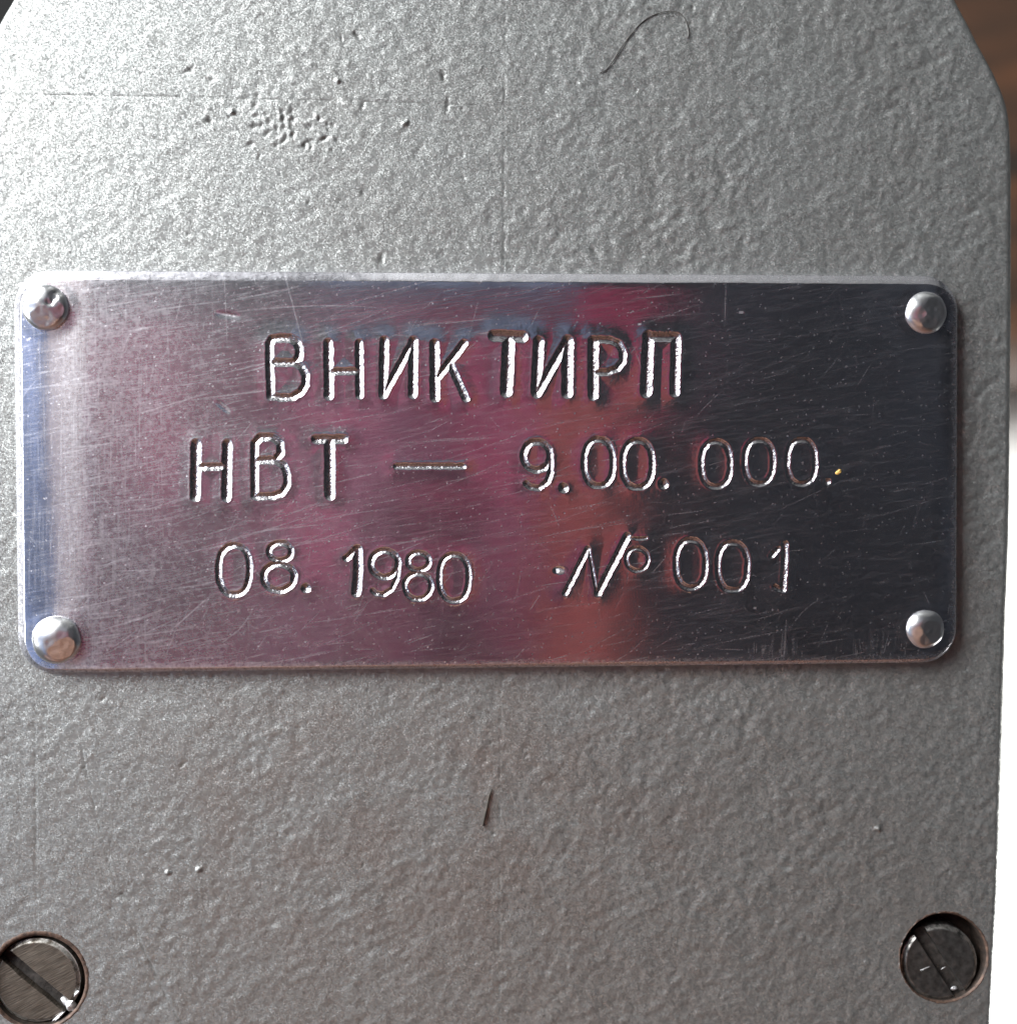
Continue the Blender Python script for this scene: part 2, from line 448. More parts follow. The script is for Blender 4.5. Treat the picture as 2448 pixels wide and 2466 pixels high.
    we = np.concatenate([z_, wear, z_], 1); di = np.concatenate([z_, warm_sheen, z_], 1)
    kl = np.concatenate([z_ > 1, kill, z_ > 1], 1).ravel()
    F = grid_faces(nr, nc+2*k)[:, ::-1]
    F = F[~kl[F].any(1)]
    V = np.stack([Xf, Yf, Zf], -1).reshape(-1, 3)
    used = np.zeros(len(V), bool); used[F.ravel()] = True
    idx = np.cumsum(used)-1
    me = make_mesh('equipment_panel', V[used], idx[F])
    attr(me, 'wear', we.ravel()[used]); attr(me, 'warm_sheen', di.ravel()[used])
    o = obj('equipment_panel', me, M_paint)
    tag(o, 'grey hammered metal panel with scratched paint that carries the stamped plate', 'metal panel')
    return o
panel = build_panel()

def ring_strip(name, rings, mat, parent, loc=(0, 0, 0), close_bottom=False):
    """rings: list of (n,3) arrays, lofted"""
    n = len(rings[0]); V = np.concatenate(rings)
    F = []
    for k in range(len(rings)-1):
        a = np.arange(n) + k*n; b = (np.arange(n)+1) % n + k*n
        F.append(np.stack([a, b, b+n, a+n], -1))
    F = np.concatenate(F)
    if close_bottom:
        c = rings[-1].mean(0); V = np.concatenate([V, [c]])
        ci = len(V)-1; a = np.arange(n) + (len(rings)-1)*n; b = (np.arange(n)+1) % n + (len(rings)-1)*n
        F = np.concatenate([F, np.stack([a, b, np.full(n, ci), np.full(n, ci)], -1)])
        me = bpy.data.meshes.new(name)
        me.from_pydata([tuple(v*MM) for v in V], [], [tuple(dict.fromkeys(f.tolist())) for f in F])
        me.polygons.foreach_set('use_smooth', np.full(len(me.polygons), True)); me.update()
    else:
        me = make_mesh(name, V, F)
    return obj(name, me, mat, parent, loc)

th = np.linspace(0, 2*np.pi, 160, endpoint=False)
for i, (hx, hy, hr) in enumerate(holes):
    def circ(r, z, jag=0.0, seed=0):
        rr = r + jag*(vn(np.cos(th)*hr*3, np.sin(th)*hr*3, 0.9, 80+seed) + 0.6*vn(np.cos(th)*hr*8, np.sin(th)*hr*8, 0.9, 81+seed))
        return np.stack([hx+rr*np.cos(th), hy+rr*np.sin(th), np.full_like(th, z)], -1)
    wl = np.clip((0.22, 0.035)[i]*(0.75+0.45*np.cos(th-R(75))) + (0.03, 0.05)[i]*vn(np.cos(th)*4, np.sin(th)*4, 0.8, 89), 0.01, 1)
    ring_strip('hole_rim', [circ(hr+wl+0.10, -0.05, 0.05, i*2), circ(hr+wl, 0.026, 0.05, i*2), circ(hr+wl*0.5, 0.030, 0.0, 5), circ(hr+0.0, 0.0), circ(hr-0.1, -0.12)], M_rust, panel)
    ring_strip('hole_wall', [circ(hr-0.1, -0.12), circ(hr-0.1, -2.6)], M_hole, panel)
    ring_strip('hole_floor', [circ(hr+0.02, -2.6), circ(hr*0.5, -2.6)], M_hole, panel, close_bottom=True)

# ------------------------------------------------------------------ screws
def screw(name, px, py, rp, ztop, ang, wslot, mat, label, chf, tilt=(0, 0)):
    cx, cy = at(px, py, ztop)
    f = (CP[2]-ztop)/CP[2]
    Rr = rp*PX*f; hw = wslot*PX*f/2; e = 0.035; sd = 0.62
    v = np.unique(np.concatenate([Rr*np.sin(np.linspace(-np.pi/2, np.pi/2, 76)), [-hw-e, -hw, hw, hw+e, -hw+e, hw-e]]))
    v = v[(abs(abs(v)-hw) < 1e-9) | (abs(abs(v)-hw-e) < 1e-9) | (abs(abs(v)-hw+e) < 1e-9) | (abs(abs(v)-hw) > 0.06)]
    u = np.sin(np.linspace(-np.pi/2, np.pi/2, 90))
    U = np.sqrt(np.maximum(Rr**2 - v**2, 1e-8))
    uu = U[:, None]*u[None, :]; vv = np.repeat(v[:, None], len(u), 1)
    r = np.hypot(uu, vv)
    z = -chf*sstep(0, 1, (r-(Rr-chf*1.5))/(chf*1.5))**1.0 - 0.03*(r/Rr)**2
    z += 0.012*vn(uu, vv, 0.5, 91) + 0.02*vn(uu, vv, 1.4, 92)
    # burrs beside the slot
    z += 0.035*np.exp(-((abs(vv)-hw-0.08)/0.07)**2)*vn(uu, vv, 0.5, 93)
    slot = abs(vv) <= hw-e+1e-9
    z = np.where(slot, -sd + 0.05*vn(uu, vv, 0.4, 94) + 0.1*(vv/hw)**2, z)
    wall = (abs(vv) > hw-e+1e-6) & (abs(vv) < hw+e-1e-6)
    z = np.where(wall, -0.06, z)
    # skirt columns
    zs = np.full((len(v), 1), -1.9)
    uu2 = np.concatenate([uu[:, :1], uu, uu[:, -1:]], 1); vv2 = np.concatenate([vv[:, :1], vv, vv[:, -1:]], 1)
    z2 = np.concatenate([zs, z, zs], 1)
    c, s = math.cos(ang), math.sin(ang)
    V = np.stack([uu2*c - vv2*s, uu2*s + vv2*c, z2], -1).reshape(-1, 3)
    F = grid_faces(len(v), len(u)+2)
    me = make_mesh(name, V, F)
    fc = (slot[:, :1].repeat(len(u)+2, 1)).ravel()
    me.materials.append(mat); me.materials.append(M_slotdark)
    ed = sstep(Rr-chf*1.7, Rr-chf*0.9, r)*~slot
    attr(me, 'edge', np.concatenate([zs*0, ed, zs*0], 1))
    mi = fc[F].all(1).astype(np.int32)
    me.polygons.foreach_set('material_index', mi)
    # flat normals at the slot edges
    me.set_sharp_from_angle(angle=R(40)) if hasattr(me, 'set_sharp_from_angle') else None
    o = bpy.data.objects.new(name, me); C.objects.link(o)
    o.location = (float(cx)*MM, float(cy)*MM, ztop*MM)
    o.rotation_euler = (tilt[0], tilt[1], 0)
    tag(o, label, 'screw', 'slotted screws sunk in the panel')
    return o, Rr, hw
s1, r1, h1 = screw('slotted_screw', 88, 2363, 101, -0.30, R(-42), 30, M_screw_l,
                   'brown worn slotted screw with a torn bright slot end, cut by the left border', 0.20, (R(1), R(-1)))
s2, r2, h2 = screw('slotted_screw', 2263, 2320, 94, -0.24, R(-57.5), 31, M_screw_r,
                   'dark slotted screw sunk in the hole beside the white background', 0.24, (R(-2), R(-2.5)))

def lump(name, parent, x, y, z, sx, sy, sz, ang, mat, seed, loc=None):
    n1, n2 = 14, 22
    a = np.linspace(0.02, np.pi-0.02, n1)[:, None]; b = np.linspace(0, 2*np.pi, n2)[None, :]
    X = np.sin(a)*np.cos(b); Y = np.sin(a)*np.sin(b); Z = np.cos(a)*np.ones_like(b)
    d = 1 + 0.35*vn(X*2+Z, Y*2, 0.7, seed) + 0.2*vn(X*4, Y*4+Z*3, 0.9, seed+1)
    d[:, -1] = d[:, 0]
    X, Y, Z = X*d*sx, Y*d*sy, Z*d*sz
    c, s = math.cos(ang), math.sin(ang)
    V = np.stack([X*c-Y*s, X*s+Y*c, Z], -1).reshape(-1, 3)
    me = make_mesh(name, V, grid_faces(n1, n2)[:, ::-1])
    return obj(name, me, mat, parent, (x, y, z))
ax, ay = math.cos(R(-42)), math.sin(R(-42))
tag(lump('torn_slot_edge', s1, ax*r1*0.93+0.18, ay*r1*0.93+0.1, -0.15, 0.34, 0.62, 0.24, R(50), M_burr, 31), 'bright torn metal at the slot end')
lump('torn_slot_edge', s1, ax*r1*1.02+0.55, ay*r1*0.8+0.72, -0.02, 0.10, 0.30, 0.1, R(-40), M_burr, 33)
lump('torn_slot_edge', s1, ax*r1*0.98-0.75, ay*r1*1.0-0.62, -0.1, 0.55, 0.12, 0.15, R(38), M_burr, 35)
ax, ay = math.cos(R(-57.5)), math.sin(R(-57.5))
tag(lump('torn_slot_edge', s2, ax*r2*0.80-0.05, ay*r2*0.80-0.12, -0.42, 0.24, 0.13, 0.07, R(10), M_burr, 37), 'small bright burr in the slot')
for (px, py, ln, an) in [(2227, 2333, .40, 22), (2270, 2331, .2, 30), (2210, 2396, .16, 0), (2216, 2401, .1, 0)]:
    x, y = at(px, py, -0.22)
    lump('bright_nick', s2, float(x)-s2.location[0]/MM, float(y)-s2.location[1]/MM, 0.0, ln, 0.035, 0.03, R(an), M_burr, 39)

# ------------------------------------------------------------------ the stamped plate
TZ = 1.05
cxs, cys = at([25.5, 2301, 2301, 42], [650, 665.5, 1595, 1620], 0.45)
PX0 = (cxs[0]+cxs[3])/2; PX1 = (cxs[1]+cxs[2])/2
PY1 = (cys[0]+cys[1])/2; PY0 = (cys[2]+cys[3])/2
pcx, pcy = (PX0+PX1)/2, (PY0+PY1)/2
HA, HB = (PX1-PX0)/2, (PY1-PY0)/2
CR = 2.75

def ell(cx, cy, rx, ry, n=36, a0=0, a1=360, e=1.0):
    t = np.radians(np.linspace(a0, a1, n))
    c, s = np.cos(t), -np.sin(t)
    return [(cx+rx*np.sign(a)*abs(a)**e, cy+ry*np.sign(b)*abs(b)**e) for a, b in zip(c, s)]
def Z1(p): return [(600+x/3.197, 760+y/3.197) for x, y in p]
def Z2(p): return [(1150+x/3.487, 760+y/3.487) for x, y in p]
def Z3(p): return [(420+x/2.627, 1010+y/2.627) for x, y in p]
def Z4(p): return [(1220+x/2.283, 1010+y/2.283) for x, y in p]
def Z5(p): return [(480+x/2.74, 1260+y/2.74) for x, y in p]
def Z6(p): return [(1300+x/2.951, 1250+y/2.951) for x, y in p]
# kind, [(points, width px)...]
CH = [
 ('letter', [(Z1([(168,618),(160,400),(158,215),(180,180),(240,170),(320,176),(368,205),(388,260),(384,320),(350,360),(185,362)]),20),
             (Z1([(350,362),(405,395),(437,455),(432,530),(398,590),(330,628),(240,632),(168,618)]),18)]),
 ('letter', [(Z1([(610,212),(614,615)]),23), (Z1([(846,212),(850,612)]),20), (Z1([(612,432),(848,426)]),18)]),
 ('letter', [(Z1([(1040,195),(1032,608)]),22), (Z1([(1032,612),(1262,195)]),19), (Z1([(1264,195),(1258,600)]),23)]),
 ('letter', [(Z1([(1426,220),(1430,630)]),24), (Z1([(1655,212),(1448,478)]),19), (Z1([(1552,378),(1665,635)]),19)]),
 ('letter', [(Z2([(135,168),(372,178)]),28), (Z2([(262,180),(240,636)]),30)]),
 ('letter', [(Z2([(512,218),(500,430),(492,650)]),26), (Z2([(494,655),(748,212)]),22), (Z2([(756,212),(750,648)]),28)]),
 ('letter', [(Z2([(968,215),(968,668)]),26), (Z2([(960,215),(1030,200),(1110,205),(1180,235),(1220,305),(1218,380),(1170,445),(1090,475),(975,478)]),18)]),
 ('letter', [(Z2([(1432,175),(1412,640)]),29), (Z2([(1440,178),(1655,178)]),24), (Z2([(1664,185),(1652,640)]),25)]),
 ('letter', [(Z3([(138,158),(134,488)]),25), (Z3([(336,158),(330,490)]),24), (Z3([(138,300),(335,298)]),18)]),
 ('letter', [(Z3([(508,480),(508,150),(545,112),(620,112),(668,150),(674,210),(640,256),(515,260)]),19), (Z3([(640,258),(690,290),(714,350),(714,410),(680,465),(620,486),(512,486)]),18)]),
 ('letter', [(Z3([(892,126),(1070,126)]),22), (Z3([(982,140),(984,478)]),26)]),
 ('dash',   [(Z3([(1404,296),(1826,297)]),15)]),
 ('digit',  [(Z4(ell(165,200,74,78)),17), (Z4([(240,190),(242,290),(222,345),(175,378),(130,372),(106,352)]),15)]),
 ('dot',    [(Z4([(311,377),(313,378)]),25)]),
 ('digit',  [(Z4(ell(504,238,80,128,40,0,360,.85)),15)]),
 ('digit',  [(Z4(ell(718,246,82,130,40,0,360,.85)),15)]),
 ('dot',    [(Z4([(859,355),(861,356)]),26)]),
 ('digit',  [(Z4(ell(1148,245,80,125,40,0,360,.85)),14)]),
 ('digit',  [(Z4(ell(1385,233,78,122,40,0,360,.85)),14)]),
 ('digit',  [(Z4(ell(1618,233,78,122,40,0,360,.85)),14)]),
 ('dot',    [(Z4([(1758,342),(1760,343)]),18)]),
 ('digit',  [(Z5(ell(230,308,103,162,40,0,360,.85)),15)]),
 ('digit',  [(Z5(ell(534,188,74,58)),14), (Z5(ell(525,356,102,88)),16)]),
 ('dot',    [(Z5([(702,430),(704,430)]),24)]),
 ('digit',  [(Z5([(968,232),(1040,168)]),17), (Z5([(1044,172),(1048,300),(1036,455)]),24)]),
 ('digit',  [(Z5(ell(1222,268,90,88)),15), (Z5([(1312,260),(1306,360),(1270,435),(1215,470),(1165,462),(1146,445)]),13)]),
 ('digit',  [(Z5(ell(1446,252,70,58)),13), (Z5(ell(1442,415,88,86)),13)]),
 ('digit',  [(Z5(ell(1680,360,98,152,40,0,360,.85)),14)]),
 ('letter', [(Z6([(178,528),(338,212)]),15), (Z6([(345,212),(402,525)]),8), (Z6([(412,525),(618,122)]),19), (Z6([(620,132),(700,140),(755,136)]),8)]),
 ('letter', [(Z6(ell(690,287,78,80)),10)]),
 ('digit',  [(Z6(ell(1070,318,106,170,40,0,360,.85)),14)]),
 ('digit',  [(Z6(ell(1368,336,106,168,40,0,360,.85)),14)]),
 ('digit',  [(Z6([(1645,262),(1690,215)]),14), (Z6([(1738,180),(1738,300),(1724,500)]),17), (Z6([(1665,480),(1700,500)]),12)]),
]
chars = []
for kind, strokes in CH:
    S = []
    for pts, wd in strokes:
        a = np.array(pts, float); x, y = at(a[:, 0], a[:, 1], TZ)
        S.append((list(zip(x-pcx, y-pcy)), wd*PX*0.5))
    chars.append((kind, S))

RV = [(107, 739, 53), (134, 1541, 55), (2232, 752, 50), (2230, 1516, 47)]
rv = []
for px, py, rp in RV:
    x, y = at(px, py, TZ+0.3); rv.append((float(x)-pcx, float(y)-pcy, rp*PX))

# scratches of the plate, drawn on a canvas and read back at the vertices
CS = 0.05
cw, chh = int(2*HA/CS)+8, int(2*HB/CS)+8
canvas = np.zeros((chh, cw), np.float32)
def stroke_canvas(x0, y0, ang, ln, curv, amp, wid=0):
    n = max(3, int(ln/CS*1.3))
    s = np.linspace(0, ln, n)
    a = ang + curv*s
    ds = s[1]-s[0]
    x = x0 + np.cumsum(np.cos(a))*ds; y = y0 + np.cumsum(np.sin(a))*ds
    fade = np.sin(np.pi*np.clip(s/ln, 0.02, 0.98))**0.5
    fade = fade*(0.7+0.3*rng.uniform(-1, 1, n))
    fx = (x+HA)/CS; fy = (y+HB)/CS
    i = np.floor(fx).astype(int); j = np.floor(fy).astype(int)
    for di in (0, 1):
        for dj in (0, 1):
            wgt = (1-abs(fx-i-di))*(1-abs(fy-j-dj))
            ii, jj = i+di, j+dj
            ok = (ii >= 0) & (ii < cw) & (jj >= 0) & (jj < chh)
            np.maximum.at(canvas, (jj[ok], ii[ok]), (amp*fade*wgt)[ok])
            if wid:
                for o_ in range(1, wid+1):
                    jj2 = np.clip(jj+o_, 0, chh-1); np.maximum.at(canvas, (jj2[ok], ii[ok]), (amp*fade*wgt)[ok])
for k in range(1500):       # rising wiping scratches
    x0 = rng.uniform(-HA, HA); y0 = rng.uniform(-HB, HB)
    if rng.uniform() > 1.0 - 0.45*(x0+HA)/(2*HA): continue
    stroke_canvas(x0, y0, R(rng.normal(11, 6)), rng.gamma(2, 1.9), rng.normal(0, .01), rng.beta(1.3, 3.5)*0.9)
for k in range(650):
    stroke_canvas(rng.uniform(-HA, HA), rng.uniform(-HB, HB), R(rng.normal(50, 40)), rng.gamma(1.6, 0.9), rng.normal(0, .12), rng.beta(1.3, 3.5)*0.8)
for k in range(240):        # lower right fan of arcs
    stroke_canvas(rng.uniform(-HA, HA), -HB+rng.uniform(0, 9), R(rng.normal(35, 18)), rng.gamma(2, .8), rng.normal(0.1, .1), rng.beta(1.3, 3)*0.7)
for k in range(330):        # vertical grain near the left end
    stroke_canvas(-HA+rng.gamma(3, 1.6), rng.uniform(-HB, HB), R(rng.normal(90, 1.0)), rng.gamma(2, 1.3), 0, rng.uniform(.05, .35))
for k in range(105):        # rubbed marks along the lower edge
    x = rng.choice([rng.uniform(19, 23.5), rng.uniform(25.3, 31.5)])
    stroke_canvas(x-pcx*0-0.3, -HB+rng.uniform(0.5, 1.0), R(rng.normal(88, 6)), 0.2+rng.gamma(1.5, .38), 0, rng.beta(1.4, 2.2))
def dp(px, py):
    x, y = at(px, py, TZ); return float(x)-pcx, float(y)-pcy
for (a, b, amp, wid) in [((1885,1590),(1893,1492),1.0,1),((1879,1590),(1884,1520),.8,0),((1747,670),(1744,785),.8,0),((680,640),(735,850),.6,0),
                         ((1565,1385),(1600,1345),.8,0),((1548,780),(1690,730),.5,0),((512,752),(565,762),1.0,1),((2135,1560),(2140,1545),1.0,1),
                         ((1330,1588),(1365,1578),.9,0),((410,1520),(500,1440),.8,0),((1060,780),(1170,768),.7,0),((1270,800),(1300,740),.6,0)]:
    x0, y0 = dp(*a); x1, y1 = dp(*b)
    stroke_canvas(x0, y0, math.atan2(y1-y0, x1-x0), math.hypot(x1-x0, y1-y0), 0, amp, wid)
for k in range(4200):       # specks
    i = int(rng.uniform(1, cw-2)); j = int(rng.uniform(1, chh-2))
    a = rng.beta(1, 2.2)*1.3
    canvas[j, i] = max(canvas[j, i], a)
    if rng.uniform() < .45: canvas[j, i+1] = max(canvas[j, i+1], a*.8)
    if rng.uniform() < .25: canvas[j+1, i] = max(canvas[j+1, i], a*.8)
for px, py, n in [(1785, 751, 3), (1540, 780, 2), (1818, 1463, 2), (2125, 1490, 1), (1945, 1400, 1), (1740, 810, 1)]:
    x, y = dp(px, py); i = int((x+HA)/CS); j = int((y+HB)/CS); canvas[j-1:j+n-1, i-n:i+n] = 1.3
def sample(x, y):
    fx = np.clip((x+HA)/CS, 0, cw-1.01); fy = np.clip((y+HB)/CS, 0, chh-1.01)
    i = fx.astype(int); j = fy.astype(int); a = fx-i; b = fy-j
    return (canvas[j, i]*(1-a) + canvas[j, i+1]*a)*(1-b) + (canvas[j+1, i]*(1-a) + canvas[j+1, i+1]*a)*b

def height(x, y, s, nx, ny):
    """x,y relative to plate centre; s distance from the outline; nx,ny outline normal"""
    l = np.clip(-nx, 0, 1)**2; r = np.clip(nx, 0, 1)**2; t = np.clip(ny, 0, 1)**2; b = np.clip(-ny, 0, 1)**2
    c = 0.72*l + 0.30*r + 0.74*t + 0.33*b
    ez = TZ - c*(0.52*l + 0.9*r + 0.38*t + 0.62*b)             # height where the chamfer meets the side
    q = (s-0.06)/np.maximum(c-0.06, 1e-3)
    q = q + 0.03*vn(x, y, 0.8, 120)
    z = ez + (TZ-ez)*np.where(q < 1, q, 1.0)
    z = np.where(s < 0.06, -0.15 + (ez+0.15)*np.clip(s/0.06, 0, 1), z)
    for d_, W, P in ((x+HA, 6.5, 0.55), (HA-x, 2.2, 0.10), (HB-y, 1.3, 0.05), (y+HB, 0.9, 0.02)):
        z -= P*np.clip(1-d_/W, 0, 1)**2
    # low waviness of the thin sheet
    z += 0.012*vn(x, y, 5.0, 121) + 0.004*vn(x, y, 1.9, 122)
    grv = np.zeros_like(x); cid = np.full(x.shape, -1)
    for k, (kind, S) in enumerate(chars):
        A = np.array([p for pts, _ in S for p in pts])
        m = (x > A[:, 0].min()-1.9) & (x < A[:, 0].max()+1.9) & (y > A[:, 1].min()-1.9) & (y < A[:, 1].max()+1.9)
        if not m.any(): continue
        xm, ym = x[m], y[m]
        sd = np.full(xm.shape, 1e9)
        jit = 0.028*vn(xm, ym, 0.30, 123) + 0.02*vn(xm, ym, 0.13, 124)
        for pts, hw in S:
            sd = np.minimum(sd, line_d(xm, ym, pts) - hw)
        sd = sd + jit
        if kind == 'dot':
            dep = 0.30*(1-np.exp(-np.clip(-sd, 0, 9)*0.8/0.30))
        else:
            dep = 0.30*(1-np.exp(-np.clip(-sd, 0, 9)*0.82/0.30))
        lip = (0.028 if k >= 12 else 0.046)*np.exp(-(np.clip(sd, 0, 9)/0.62)**1.6) + 0.012*np.exp(-(np.clip(sd, 0, 9)/0.12)**2)
        z[m] += lip - dep + 0.006*vn(xm, ym, 0.12, 125)*(sd < 0)
        grv[m] = np.maximum(grv[m], sstep(0.03, -0.08, sd))
        cm = cid[m]; cm[sd < 0.035] = k; cid[m] = cm
    for rx, ry, rr in rv:
        d = np.hypot(x-rx, y-ry)
        z += 0.05*np.exp(-((d-rr)/0.5)**2)*(d > rr) + 0.05*np.exp(-((d-rr)/0.5)**2)*(d <= rr)
    # two dark dents
    for (px, py, a, ln) in [(537, 979, R(-40), .62), (549, 758, R(-8), .7)]:
        dx0, dy0 = dp(px, py)
        c_, s_ = math.cos(a), math.sin(a)
        u = (x-dx0)*c_ + (y-dy0)*s_; v = -(x-dx0)*s_ + (y-dy0)*c_
        z -= 0.05*np.exp(-(u/ln)**4-(v/0.16)**2)
    x0, y0 = dp(1347, 1374)        # chip left of the number sign
    z -= 0.14*np.exp(-((x-x0)/0.30)**2-((y-y0)/0.2)**2)
    return z, grv, cid

def build_plate():
    a, b = HA-CR, HB-CR
    dx = 0.060
    nx = int(2*a/dx)+1; ny = int(2*b/dx)+1
    xs = np.linspace(-a, a, nx); ys = np.linspace(-b, b, ny)
    X, Y = np.meshgrid(xs, ys)
    # ring path around the core, counter clockwise, with fans in the corners
    bx = np.concatenate([xs[:-1], np.full(ny-1, a), xs[:0:-1], np.full(ny-1, -a)])
    by = np.concatenate([np.full(nx-1, -b), ys[:-1], np.full(nx-1, b), ys[:0:-1]])
    bn = np.concatenate([np.tile([0, -1], (nx-1, 1)), np.tile([1, 0], (ny-1, 1)), np.tile([0, 1], (nx-1, 1)), np.tile([-1, 0], (ny-1, 1))]).astype(float)
    gi = np.arange(nx*ny).reshape(ny, nx)
    bi = np.concatenate([gi[0, :-1], gi[:-1, -1], gi[-1, :0:-1], gi[:0:-1, 0]])
    NF = 46
    starts = [0, nx-1, nx-1+ny-1, 2*(nx-1)+ny-1]
    path = []
    for side in range(4):
        i0 = starts[side]; i1 = starts[side+1] if side < 3 else len(bx)
        n_prev = bn[i0-1]; n_cur = bn[i0]
        a0 = math.atan2(n_prev[1], n_prev[0]); a1 = math.atan2(n_cur[1], n_cur[0])
        if a1 < a0: a1 += 2*math.pi
        for q in range(NF+1):
            an = a0 + (a1-a0)*q/NF
            path.append((bx[i0], by[i0], math.cos(an), math.sin(an), bi[i0]))
        for i in range(i0+1, i1): path.append((bx[i], by[i], bn[i, 0], bn[i, 1], bi[i]))
    path = np.array(path)
    n = len(path)
    sv = np.concatenate([np.linspace(CR-0.06, 0.9, 31), np.linspace(0.86, 0.10, 20), [0.06, 0.035, 0.0]])
    off = CR - sv
    RX = path[:, 0][None, :] + off[:, None]*path[:, 2][None, :]
    RY = path[:, 1][None, :] + off[:, None]*path[:, 3][None, :]
    RS = np.repeat(sv[:, None], n, 1)
    RNX = np.repeat(path[:, 2][None, :], len(sv), 0); RNY = np.repeat(path[:, 3][None, :], len(sv), 0)
    # core: distance and normal to the nearest side
    dl, dr, dt, db = X+HA, HA-X, HB-Y, Y+HB
    st = np.stack([dl, dr, dt, db]); k = st.argmin(0); s = st.min(0)
    NX = np.choose(k, [-1., 1., 0., 0.]); NY = np.choose(k, [0., 0., 1., -1.])
    s = np.where((k == 0) | (k == 1), s, s)
    ax_ = np.concatenate([X.ravel(), RX.ravel()]); ay_ = np.concatenate([Y.ravel(), RY.ravel()])
    as_ = np.concatenate([s.ravel(), RS.ravel()]); anx = np.concatenate([NX.ravel(), RNX.ravel()]); any_ = np.concatenate([NY.ravel(), RNY.ravel()])
    # the broad pillow uses only x on the core, keeps it free of a seam at the corners
    z, grv, cid = height(ax_, ay_, as_, anx, any_)
    scr = sample(ax_, ay_)
    t = (ax_+HA)/(2*HA)
    hz = 0.34*np.exp(-(t/0.30)**2) + 0.02 + 0.08*(vn(ax_, ay_, 6, 130)+0.5*vn(ax_, ay_, 2.2, 131))*np.exp(-(t/0.5)**2)
    hz = hz*(1-0.8*sstep(4.5, 2.2, ax_+HA)) + 0.35*sstep(0.9, 0.3, as_)
    F = [grid_faces(ny, nx)]
    off0 = nx*ny
    i = np.arange(n); j = (i+1) % n
    p4 = path[:, 4].astype(int)
    # first strip: core border to first ring; degenerate (fan) quads become triangles, kept as quads with a tiny split
    first = np.stack([p4[i], p4[j], off0+j, off0+i], -1)
    tri = first[first[:, 0] == first[:, 1]][:, [0, 2, 3]]
    first = first[first[:, 0] != first[:, 1]]
    F.append(first[:, ::-1])
    for r_ in range(len(sv)-1):
        a_ = off0 + r_*n
        F.append(np.stack([a_+i, a_+j, a_+n+j, a_+n+i], -1)[:, ::-1])
    F = np.concatenate(F)
    V = np.stack([ax_, ay_, z], -1)
    T4 = tri[:, ::-1]
    return V, F, T4, scr, grv, hz, cid

PV, PF, PT, pscr, pgrv, phz, pcid = build_plate()
# whole mesh once, to get normals shared by the plate and its characters
allF = np.concatenate([PF, np.concatenate([PT, PT[:, :1]*0+PT[:, 2:3]], 1)]) if False else PF
fx = PV[allF]
fnorm = np.cross(fx[:, 2]-fx[:, 0], fx[:, 3]-fx[:, 1])
VN = np.zeros_like(PV)
for q in range(4):
    for ax3 in range(3):
        VN[:, ax3] += np.bincount(allF[:, q], fnorm[:, ax3], len(PV))
sign = 1.0 if VN[:len(PV)//4, 2].sum() > 0 else -1.0
core_ccw = fnorm[0, 2] > 0
# make every face look up
flip = fnorm[:, 2] < 0
PF[flip] = PF[flip][:, ::-1]
fx = PV[PF]; fnorm = np.cross(fx[:, 2]-fx[:, 0], fx[:, 3]-fx[:, 1])
VN[:] = 0
for q in range(4):
    for ax3 in range(3):
        VN[:, ax3] += np.bincount(PF[:, q], fnorm[:, ax3], len(PV))
VN /= np.maximum(np.linalg.norm(VN, axis=1, keepdims=True), 1e-12)
tn = np.cross(PV[PT[:, 1]]-PV[PT[:, 0]], PV[PT[:, 2]]-PV[PT[:, 0]])
PT[tn[:, 2] < 0] = PT[tn[:, 2] < 0][:, ::-1]

def sub_mesh(name, F, T=None):
    used = np.zeros(len(PV), bool); used[F.ravel()] = True
    if T is not None: used[T.ravel()] = True
    idx = np.cumsum(used)-1
    F2 = idx[F]
    me = bpy.data.meshes.new(name)
    V = PV[used].astype(np.float32)*MM
    nt = 0 if T is None else len(T)
    me.vertices.add(len(V)); me.vertices.foreach_set('co', V.ravel())
    loops = F2.ravel() if not nt else np.concatenate([F2.ravel(), idx[T].ravel()])
    me.loops.add(len(loops)); me.loops.foreach_set('vertex_index', loops.astype(np.int32))
    me.polygons.add(len(F2)+nt)
    ls = np.arange(0, F2.size, 4)
    if nt: ls = np.concatenate([ls, F2.size + 3*np.arange(nt)])
    me.polygons.foreach_set('loop_start', ls.astype(np.int32))
    me.polygons.foreach_set('use_smooth', np.full(len(F2)+nt, True))
    me.update(calc_edges=True)
    me.normals_split_custom_set_from_vertices(VN[used].tolist())
    attr(me, 'scratch', pscr[used]); attr(me, 'groove', pgrv[used]); attr(me, 'haze', phz[used])
    return me
fc = pcid[PF]
face_id = np.where((fc >= 0).sum(1) >= 3, fc.max(1), -1)
plate = obj('name_plate', sub_mesh('name_plate', PF[face_id < 0], PT), M_plate, None, (pcx, pcy, 0))
tag(plate, 'polished scratched aluminium name plate stamped with three lines of letters and numbers', 'name plate')
NM = {'letter': 'stamped_letter', 'digit': 'stamped_digit', 'dot': 'stamped_dot', 'dash': 'stamped_dash'}
for k, (kind, S) in enumerate(chars):
    f = PF[face_id == k]
    if len(f): obj(NM[kind], sub_mesh(NM[kind], f), M_plate, plate)

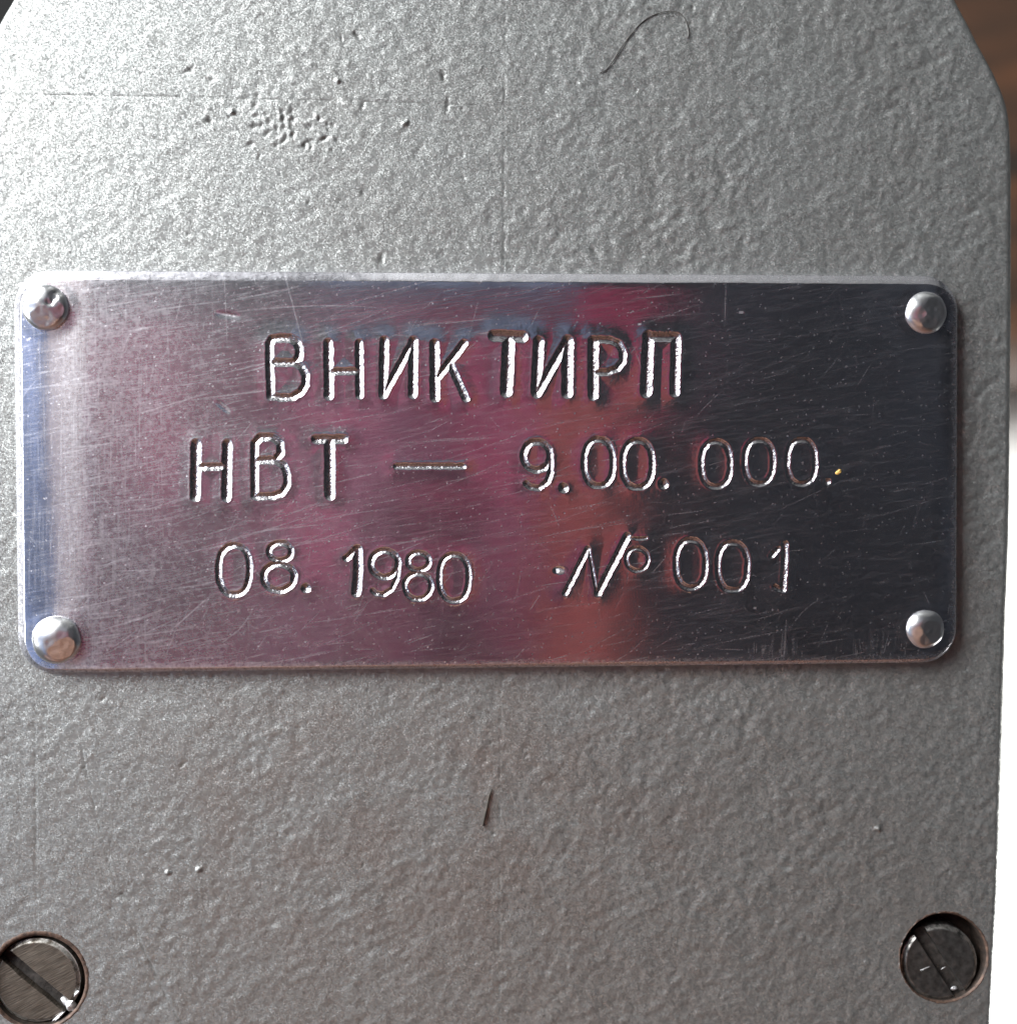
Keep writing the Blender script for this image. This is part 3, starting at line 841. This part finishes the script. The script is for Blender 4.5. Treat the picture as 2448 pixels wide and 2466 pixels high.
# ------------------------------------------------------------------ rivets (parts of the plate)
def rivet(i, x, y, r, H):
    n1, n2 = 40, 72
    rad = np.concatenate([np.linspace(0.001, 0.9, 28), np.linspace(0.92, 1.0, 9), [1.0, 0.99, 0.97]])
    th_ = np.linspace(0, 2*np.pi, n2)
    Rr_, T_ = np.meshgrid(rad, th_, indexing='ij')
    prof = H*np.sqrt(np.clip(1-(rad*0.96)**2.3, 0, 1))
    prof[-3:] = [0.14, 0.05, -0.1]
    Zr = np.repeat(prof[:, None], n2, 1)
    Xr = Rr_*np.cos(T_)*r; Yr = Rr_*np.sin(T_)*r
    wob = 1+0.03*vn(np.cos(T_)*2, np.sin(T_)*2, 0.9, 140+i)
    Xr *= wob; Yr *= wob
    top = np.arange(len(rad))[:, None] < len(rad)-3
    nz = 0.03*vn(Xr, Yr, 0.45, 150+i) + 0.06*vn(Xr, Yr, 0.9, 160+i)
    Zr = Zr + np.where(top, nz*(1-Rr_**4), 0)
    pl = [[(0.95, -0.25, 1.0), (0.1, -0.9, 0.92)], [(0.6, -0.7, .96)], [(0.55, 0.15, .86), (.2, -.75, .95)], [(0.5, -0.25, .86), (-.2, -.8, .98)]][i]
    for (pa, pb, pc) in pl:      # dents hammered into the dome
        lim = H*pc*1.05 - (pa*Xr+pb*Yr)/r*H*0.55
        Zr = np.where(top, np.minimum(Zr, lim+0.02*vn(Xr, Yr, 0.3, 170+i)), Zr)
    if i == 0:                   # torn flake on the first rivet
        d = line_d(Xr, Yr, [(0.30*r, 0.15*r), (0.60*r, 0.66*r)])
        Zr = Zr - 0.16*np.exp(-(d/0.25)**2)*top + 0.05*vn(Xr, Yr, 0.22, 190)*np.exp(-(d/0.4)**2)*top
    V = np.stack([Xr, Yr, Zr], -1).reshape(-1, 3)
    me = make_mesh('rivet', V, grid_faces(len(rad), n2))
    o = obj('rivet', me, M_rivet, plate, (x, y, TZ-0.08))
    return o
labs = ['rivet with a torn gouged head', 'domed rivet with a smooth mirror head', 'domed rivet with a flattened spot', 'domed rivet with small dark dents']
for i, (x, y, r) in enumerate(rv):
    o = rivet(i, x, y, r, (0.80, 0.85, 0.75, 0.72)[i]); o['label'] = labs[i]

_x, _y = dp(1349, 1378)
lump('bright_nick', plate, _x, _y, TZ-0.02, 0.30, 0.13, 0.09, R(-25), M_burr, 61)

# ------------------------------------------------------------------ loose bits lying on the surfaces
def tube(name, pts, rad, mat, label, cat, z):
    a = np.array(pts, float); x, y = at(a[:, 0], a[:, 1], z)
    t = np.linspace(0, 1, len(a)); tt = np.linspace(0, 1, 70)
    # smooth resampling
    def cr(v):
        out = np.interp(tt, t, v)
        for _ in range(6): out[1:-1] = (out[:-2]+2*out[1:-1]+out[2:])/4
        return out
    X = cr(x); Y = cr(y); Z = z + 0.03*vn(X, Y, 1.0, 180)
    rr = np.interp(tt, np.linspace(0, 1, len(rad)), rad)
    dxy = np.gradient(np.stack([X, Y], -1), axis=0); dxy /= np.linalg.norm(dxy, axis=1, keepdims=True)
    nrm = np.stack([-dxy[:, 1], dxy[:, 0]], -1)
    al = np.linspace(0, 2*np.pi, 9)
    V = np.stack([X[:, None]+nrm[:, :1]*rr[:, None]*np.cos(al), Y[:, None]+nrm[:, 1:]*rr[:, None]*np.cos(al), Z[:, None]+rr[:, None]*np.sin(al)], -1)
    V = V.reshape(-1, 3); c = V.mean(0)
    o = obj(name, make_mesh(name, V-c, grid_faces(70, 9)), mat, None, tuple(c))
    return tag(o, label, cat)
tube('hair', [(1442, 175), (1456, 172), (1470, 155), (1490, 122), (1510, 93), (1530, 68), (1548, 50), (1570, 36), (1595, 29), (1615, 26), (1635, 29), (1648, 42), (1655, 62), (1659, 82), (1654, 93)],
     [.02, .045, .04, .035, .03, .03, .025, .03, .055, .02], M_hair, 'thin curved dark hair lying on the panel above the plate', 'hair', 0.07)
tube('fibre', [(1184, 1900), (1178, 1915), (1173, 1940), (1168, 1962), (1162, 1988)], [.03, .10, .08, .10, .10], M_fibre,
     'short straight dark brown fibre lying on the panel below the plate', 'fibre', 0.14)
sx_, sy_ = at(2018.5, 1137, TZ)
o = lump('paint_speck', None, float(sx_), float(sy_), TZ+0.02, 0.26, 0.14, 0.06, R(35), M_yellow, 51)
tag(o, 'tiny ochre yellow paint speck on the plate at the right end of the second line', 'paint speck')
